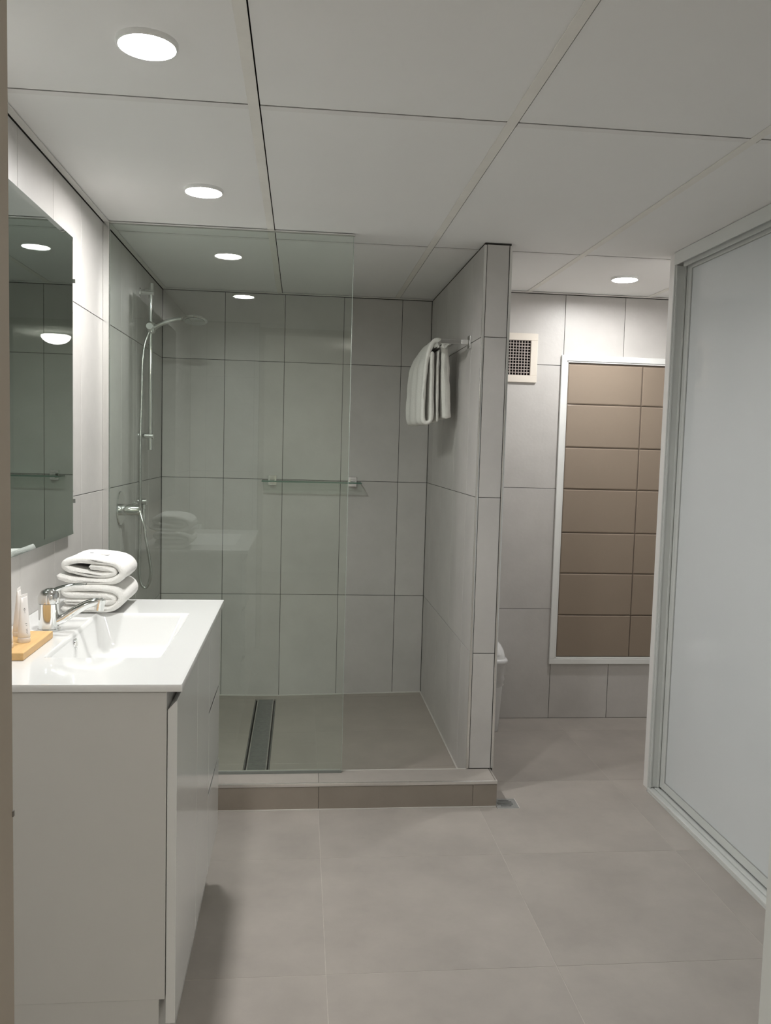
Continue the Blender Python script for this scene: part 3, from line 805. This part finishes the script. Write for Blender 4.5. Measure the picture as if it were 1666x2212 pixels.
fl = ribbon('inner_flap', [(1.272, 1.745), (1.270, 1.66), (1.272, 1.56), (1.276, 1.452)], .011, 3.503, 3.73, 'towel_cream', ht, ny=30, wob=.003, seed=31, shear=hang, edge=.008, k=6)
tag(ht, 'cream towel folded over the chrome rack on the divider wall', 'towel')
bm = bmesh.new()

# ------------------------------------------------------------------ vent
vt = empty('vent_grille', ((VX0+VX1)/2, YR, (VZ0+VZ1)/2), 'cream framed square vent with dark mesh high on the alcove wall', 'vent')
fw_ = .034
for d in ((VX0, VX1, VZ0, VZ0 + fw_), (VX0, VX1, VZ1 - fw_, VZ1), (VX0, VX0 + fw_, VZ0 + fw_, VZ1 - fw_), (VX1 - fw_, VX1, VZ0 + fw_, VZ1 - fw_)):
    B('vent_frame', (d[0], d[1], YR - .012, YR - .0003, d[2], d[3]), 'cream', vt, bev=.0015)
B('vent_void', (VX0 + fw_, VX1 - fw_, YR - .0015, YR - .0003, VZ0 + fw_, VZ1 - fw_), 'dark', vt)
bm = bmesh.new()
a, b = VX0 + fw_, VX1 - fw_; c, d = VZ0 + fw_, VZ1 - fw_; n = 12
for k in range(n + 1):
    x = a + (b - a)*k/n; z = c + (d - c)*k/n
    box(bm, x - .0017, x + .0017, YR - .0075, YR - .0045, c, d); box(bm, a, b, YR - .0078, YR - .0052, z - .0017, z + .0017)
o = OB('vent_mesh', bm, mat('vent_mesh', (.46, .40, .37), .5, noise_scale=9, noise_amt=.05), vt, False); o['kind'] = 'stuff'

# ------------------------------------------------------------------ framed panel of brown tiles
pn = empty('framed_wall_panel', ((PX0+PX1)/2, YR, PZ0), 'tall white frame holding glossy brown rectangular tiles on the alcove wall', 'wall panel')
fr = .0275
for d in ((PX0, PX1, PZ1 - fr, PZ1), (PX0, PX1, PZ0, PZ0 + fr), (PX0, PX0 + fr, PZ0 + fr, PZ1 - fr), (PX1 - fr, PX1, PZ0 + fr, PZ1 - fr)):
    B('panel_frame', (d[0], d[1], YR - .014, YR - .0003, d[2], d[3]), 'frame', pn, bev=.0015)
ir = fr + .001
for d in ((PX0 + ir, PX1 - ir, PZ1 - ir - .006, PZ1 - ir), (PX0 + ir, PX1 - ir, PZ0 + ir, PZ0 + ir + .006), (PX0 + ir, PX0 + ir + .006, PZ0 + ir, PZ1 - ir), (PX1 - ir - .006, PX1 - ir, PZ0 + ir, PZ1 - ir)):
    B('inner_lip', (d[0], d[1], YR - .010, YR - .0003, d[2], d[3]), 'frame', pn, bev=.001)
B('panel_back', (PX0 + ir, PX1 - ir, YR - .0012, YR - .0004, PZ0 + ir, PZ1 - ir), mat('brown_joint', (.14, .11, .085), .6, noise_scale=9, noise_amt=.05), pn)
zz = [PZ0 + ir + .007] + [.526, .736, .939, 1.155, 1.360, 1.570] + [PZ1 - ir - .013]
xx = [PX0 + ir + .0075, 2.3705, PX1 - ir - .0075]
for i in range(2):
    for j in range(7):
        x0, x1, z0_, z1_ = xx[i] + .0022, xx[i+1] - .0022, zz[j] + .0022, zz[j+1] - .0022
        bm = bmesh.new(); c_ = .0048
        r0 = [bm.verts.new((x, YR - .0013, z)) for x, z in ((x0, z0_), (x1, z0_), (x1, z1_), (x0, z1_))]
        r1 = [bm.verts.new((x, YR - .0036, z)) for x, z in ((x0, z0_), (x1, z0_), (x1, z1_), (x0, z1_))]
        r2 = [bm.verts.new((x, YR - .0060, z)) for x, z in ((x0+c_, z0_+c_), (x1-c_, z0_+c_), (x1-c_, z1_-c_), (x0+c_, z1_-c_))]
        for A, C in ((r0, r1), (r1, r2)):
            for k in range(4): bm.faces.new((A[k], A[(k+1) % 4], C[(k+1) % 4], C[k]))
        bm.faces.new(r2); bm.faces.new(r0[::-1])
        OB('brown_tile', bm, 'brown', pn, False)

# ------------------------------------------------------------------ swing bin
bx, by = 1.594, 3.865
bn = empty('waste_bin', (bx, by, 0), 'white plastic swing-lid waste bin with liner behind the divider wall', 'bin')
bm = bmesh.new(); loft(bm, [sup(bx, by, .072, .060, .0003, 5), sup(bx, by, .075, .063, .004, 5), sup(bx, by, .092, .080, .330, 5)]); OB('bin_body', bm, 'bin', bn, True, 45)
bm = bmesh.new(); R = []
for i, (z, s) in enumerate(((.222, .0855), (.226, .090), (.24, .0875), (.255, .0935), (.272, .0915), (.290, .0965), (.31, .0965), (.338, .0975))):
    ring = sup(bx, by, s, s - .012, z, 5, 60)
    for k, p in enumerate(ring):
        w_ = noise.noise(Vector((p.x*40, p.y*40, z*26)))*.006
        d_ = Vector((p.x - bx, p.y - by, 0)).normalized(); ring[k] = p + d_*(w_ + .001) + Vector((0, 0, math.sin(k*.5)*.003 if i < 6 else 0))
    R.append(ring)
loft(bm, R, False, False); o = OB('bin_liner', bm, 'liner', bn); o['label'] = 'crinkled translucent liner showing below the lid'
bm = bmesh.new()
loft(bm, [sup(bx, by, .103, .091, .336, 5), sup(bx, by, .105, .093, .340, 5), sup(bx, by, .105, .093, .350, 5), sup(bx, by, .101, .089, .354, 5), sup(bx, by, .093, .082, .356, 5), sup(bx, by, .092, .080, .372, 4.5),
          sup(bx, by, .087, .070, .395, 4), sup(bx, by, .075, .052, .417, 3.5), sup(bx, by, .058, .034, .432, 3), sup(bx, by, .03, .016, .437, 3)])
lid = OB('bin_lid', bm, 'bin', bn, True, 50)
bm = bmesh.new()
loft(bm, [sup(bx, by - .004, .074, .0795, .376, 5), sup(bx, by - .006, .074, .074, .388, 4.5), sup(bx, by - .007, .069, .060, .408, 4), sup(bx, by - .009, .056, .040, .427, 3.5), sup(bx, by - .008, .036, .020, .437, 3), sup(bx, by - .006, .01, .006, .440, 3)])
OB('swing_flap', bm, 'bin', lid, True, 50)

# ------------------------------------------------------------------ sliding door closet
cl = empty('sliding_closet', (XR, 2.0, 0), 'built-in closet with glossy grey-white sliding doors in white aluminium frame', 'closet')
CY0, CY1 = YF + .004, 3.108
LX = XR + .049        # face of the visible leaf
B('side_jamb', (XR, XR + .006, CY1 - .006, CY1, .0005, H - .0005), 'alu', cl, bev=.0006)
B('side_jamb', (XR + .0005, XR + .085, CY1 - .0052, CY1 - .0002, .018, H - .049), 'alu', cl)
bm = bmesh.new(); box(bm, XR + .006, XR + .012, CY1 - .012, CY1 - .0052, .018, H - .05); box(bm, XR + .040, XR + .046, CY1 - .010, CY1 - .0052, .018, H - .05)
OB('jamb_ridge', bm, 'alu', cl, False)
B('side_jamb', (XR, XR + .10, CY0, CY0 + .006, .018, H - .049), 'alu', cl)
B('header', (XR, XR + .006, CY0, CY1 - .006, H - .047, H - .0005), 'alu', cl, bev=.0005)
B('header', (XR + .006, XR + .11, CY0, CY1 - .006, H - .010, H - .0005), 'alu', cl)
B('header_divider', (XR + .027, XR + .032, CY0, CY1 - .022, H - .055, H - .010), 'alu', cl)
B('floor_track', (XR, XR + .10, CY0, CY1 - .001, .0005, .008), 'alu', cl)
bm = bmesh.new()
for a, b, h in ((.0, .005, .0175), (.005, .024, .0155), (.028, .046, .0165), (.088, .10, .016)): box(bm, XR + a, XR + b, CY0, CY1 - .006, .008, h, .001)
OB('track_ridge', bm, 'alu', cl, False)
def leaf(x, y0, y1, label):
    z0, z1, s = .020, H - .036, .036
    e = B('sliding_door', (x + .004, x + .008, y0 + s - .002, y1 - s + .002, z0 + .028, z1 - .024), 'backpaint', cl)
    e['label'] = label
    for a, b in ((y0, y0 + s), (y1 - s, y1)):
        B('door_stile', (x, x + .026, a, b, z0, z1), 'alu', e, bev=.001)
        B('stile_groove', (x - .0012, x, a + s*.42, a + s*.52, z0 + .001, z1 - .001), 'alu', e)
    B('door_rail', (x, x + .026, y0 + s, y1 - s, z0, z0 + .030), 'alu', e, bev=.001)
    B('door_rail', (x, x + .026, y0 + s, y1 - s, z1 - .026, z1), 'alu', e, bev=.001)
    bm = bmesh.new()
    box(bm, x + .0015, x + .004, y1 - s - .005, y1 - s, z0 + .030, z1 - .026)
    box(bm, x + .0015, x + .004, y0 + s, y1 - s, z0 + .030, z0 + .033); box(bm, x + .0015, x + .004, y0 + s, y1 - s, z1 - .029, z1 - .026)
    OB('glazing_seal', bm, mat('grey_seal', (.44, .45, .44), .6, noise_scale=6, noise_amt=.03), e, False)
leaf(LX, 1.90, CY1 - .008, 'glossy grey-white back-painted glass door')
leaf(LX + .029, CY0 + .008, 1.95, 'rear door, behind the front one')
B('closet_back', (2.78, 2.795, CY0, CY1, .0005, H - .001), 'carcass', cl)
